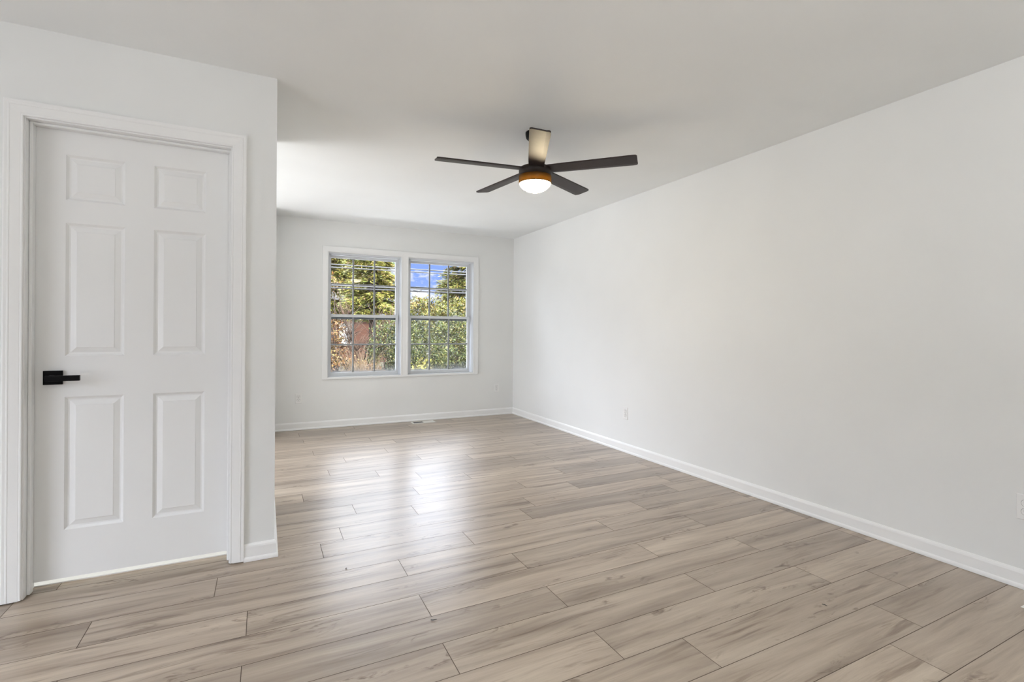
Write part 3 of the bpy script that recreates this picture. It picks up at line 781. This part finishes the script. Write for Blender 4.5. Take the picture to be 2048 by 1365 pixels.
shrub('leafy_shrub', 'yellow leaved sprig low in the corner of the right window', 'shrub', (2.82, 9.65, GZ), [(.0, 0, .27, .22, .2, .25)], 500, .075, [(0.60, 0.50, 0.05), (0.50, 0.46, 0.06), (0.42, 0.38, 0.06)], 35)
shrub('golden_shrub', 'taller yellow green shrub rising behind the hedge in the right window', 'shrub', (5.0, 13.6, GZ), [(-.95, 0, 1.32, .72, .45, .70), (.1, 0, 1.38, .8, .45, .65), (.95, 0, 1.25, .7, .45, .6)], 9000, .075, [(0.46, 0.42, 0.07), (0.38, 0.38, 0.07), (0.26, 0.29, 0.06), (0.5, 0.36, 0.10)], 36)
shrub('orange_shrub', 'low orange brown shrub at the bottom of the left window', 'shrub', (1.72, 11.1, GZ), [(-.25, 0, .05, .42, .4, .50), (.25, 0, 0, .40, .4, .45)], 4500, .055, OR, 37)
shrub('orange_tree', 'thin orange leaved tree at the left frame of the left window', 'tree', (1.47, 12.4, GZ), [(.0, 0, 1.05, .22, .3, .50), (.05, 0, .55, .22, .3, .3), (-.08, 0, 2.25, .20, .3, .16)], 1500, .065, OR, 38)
# dry ornamental grass: arching blades
def dry_grass():
    rnd = random.Random(41)
    t = thing('dry_grass', 'clump of tan dried grass in the lower middle of the left window', 'grass', (1.68, 9.75, GZ))
    bm = bmesh.new()
    for i in range(420):
        az = rnd.uniform(0, 2 * PI); ln = rnd.uniform(.8, 1.85); b = Vector((1.68 + rnd.uniform(-.2, .2), 9.75 + rnd.uniform(-.15, .15), GZ))
        d = Vector((math.cos(az), math.sin(az), 0)); sd = Vector((-d.y, d.x, 0)) * .005
        prev = None
        for k in range(6):
            u = k / 5; p = b + d * (ln * .30 * u * u) + Vector((0, 0, ln * (1.15 * u - .35 * u * u * u)))
            cur = (bm.verts.new(p + sd * (1.05 - u)), bm.verts.new(p - sd * (1.05 - u)))
            if prev: bm.faces.new((prev[0], prev[1], cur[1], cur[0]))
            prev = cur
    obj('blades', bm, simple('dry_straw', (0.13, 0.088, 0.048), 0.8, 0, .4, 4), t)['kind'] = 'stuff'
dry_grass()
# bare arching shrub in front of the house
def bare_shrub():
    rnd = random.Random(43)
    t = thing('bare_shrub', 'leafless branching shrub in front of the brick house', 'shrub', (2.2, 12.9, GZ))
    bm = bmesh.new()
    for i in range(26):
        b = Vector((2.2 + rnd.uniform(-.12, .12), 12.9 + rnd.uniform(-.2, .2), GZ)); az = rnd.uniform(-.4, .9)
        d = Vector((math.cos(az) * rnd.choice((1, 1, -.6)), math.sin(az) * .5, 0)); ln = rnd.uniform(1.7, 2.8)
        pts = [b + d * (ln * .42 * (k / 6) ** 1.5) + Vector((0, 0, ln * .92 * (k / 6))) + rv(rnd) * .015 for k in range(7)]
        tube(bm, pts, lambda q: .020 * (1 - .7 * q), 4)
        for k in range(3, 6):
            for _ in range(4):
                e = pts[k] + Vector((rnd.uniform(-.35, .45), rnd.uniform(-.2, .2), rnd.uniform(.12, .45)))
                tube(bm, [pts[k], pts[k].lerp(e, .5) + rv(rnd) * .02, e], lambda q: .010 * (1 - .7 * q), 4)
    obj('branches', bm, M_TWIG, t, smooth=True)
bare_shrub()
# brick house across the street
def brick_mat():
    m, nt, p, out = new_mat('red_brick')
    tc = N(nt, 'ShaderNodeTexCoord'); mp = N(nt, 'ShaderNodeMapping'); mp.inputs['Rotation'].default_value = (PI / 2, 0, 0); L(nt, tc.outputs['Object'], mp.inputs[0])
    br = N(nt, 'ShaderNodeTexBrick', Scale=4.2); br.inputs['Color1'].default_value = (0.105, 0.034, 0.019, 1); br.inputs['Color2'].default_value = (0.06, 0.018, 0.010, 1); br.inputs['Mortar'].default_value = (0.14, 0.09, 0.065, 1)
    L(nt, mp.outputs[0], br.inputs['Vector']); L(nt, br.outputs['Color'], p.inputs['Base Color']); p.inputs['Roughness'].default_value = .9
    return m
house = thing('brick_house', 'red brick house with white window and grey shutter behind the bare branches', 'house', (3.4, 29, GZ))
hw = obj('brick_wall', B((0.5, 5.9, 27, 33, GZ, 2.2)), brick_mat(), house)
bm = bmesh.new()
for y0, y1, z0, z1 in ((26.5, 30, 2.1, 3.8), (33.5, 30, 2.1, 3.8)):
    vs = [bm.verts.new(p) for p in ((.1, y0, z0), (6.1, y0, z0), (6.1, y1, z1), (.1, y1, z1), (.1, y0, z0 + .12), (6.1, y0, z0 + .12), (6.1, y1, z1 + .12), (.1, y1, z1 + .12))]
    for f_ in ((0, 1, 2, 3), (7, 6, 5, 4), (0, 4, 5, 1), (1, 5, 6, 2), (2, 6, 7, 3), (3, 7, 4, 0)): bm.faces.new([vs[q] for q in f_])
obj('roof', bm, simple('shingle', (0.028, 0.024, 0.022), .9, 0, .2, 8), house)
M_WHITE = paint('house_white', (0.40, 0.40, 0.39), .5)
hwin = obj('house_window', B(*rect_frame(3.45, 3.86, .30, 1.45, 26.92, 27.0, .05, .05, .05, .05), (3.50, 3.81, 26.95, 26.99, .83, .88)), M_WHITE, house)
obj('window_blind', B((3.50, 3.81, 26.97, 26.995, .35, 1.40)), M_WHITE, hwin)
obj('shutter', B((3.88, 4.10, 26.94, 27.0, .28, 1.48)), simple('shutter_grey', (0.20, 0.19, 0.18), .7), house)
# overhead lines crossing both windows
M_CABLE = simple('cable_sheath', (0.05, 0.05, 0.05), .4, 0, .2, 3)
M_CABLED = simple('dark_cable', (0.012, 0.012, 0.014), .5, 0, .2, 3)
def line(label, z, r, mat, splice=None):
    bm = bmesh.new()
    pts = [(-4 + 14 * k / 20, 9.9 + .0 * k, z + .004 * (-4 + 14 * k / 20) + .05 * ((k - 10) / 10) ** 2) for k in range(21)]
    t = thing('power_line', label, 'cable', (3, 9.9, z), 'overhead lines outside')
    tube(bm, pts, r, 8); obj('wire', bm, mat, t, smooth=True)
    if splice:
        bm = bmesh.new(); x0, x1, zz = splice
        tube(bm, [(x0, 9.9, zz), (x0 + .1, 9.88, zz - .012), (x1 - .1, 9.88, zz - .012), (x1, 9.9, zz)], .014, 8)
        for k in range(5):
            u = x0 + .12 + (x1 - x0 - .2) * k / 4; tube(bm, [(u - .05, 9.87, zz - .03), (u + .05, 9.87, zz + .02)], .006, 6)
        obj('splice', bm, M_CABLED, t, smooth=True)
line('thin pale cable, topmost of the overhead lines', 2.380, .011, M_CABLE)
line('thin pale cable just below the topmost overhead line', 2.325, .011, M_CABLE)
line('thick pale cable, upper of the low overhead pair', 1.985, .013, M_CABLE)
line('thick dark cable with a lashed splice, lowest of the overhead lines', 1.935, .013, M_CABLED, (2.70, 4.2, 1.955))
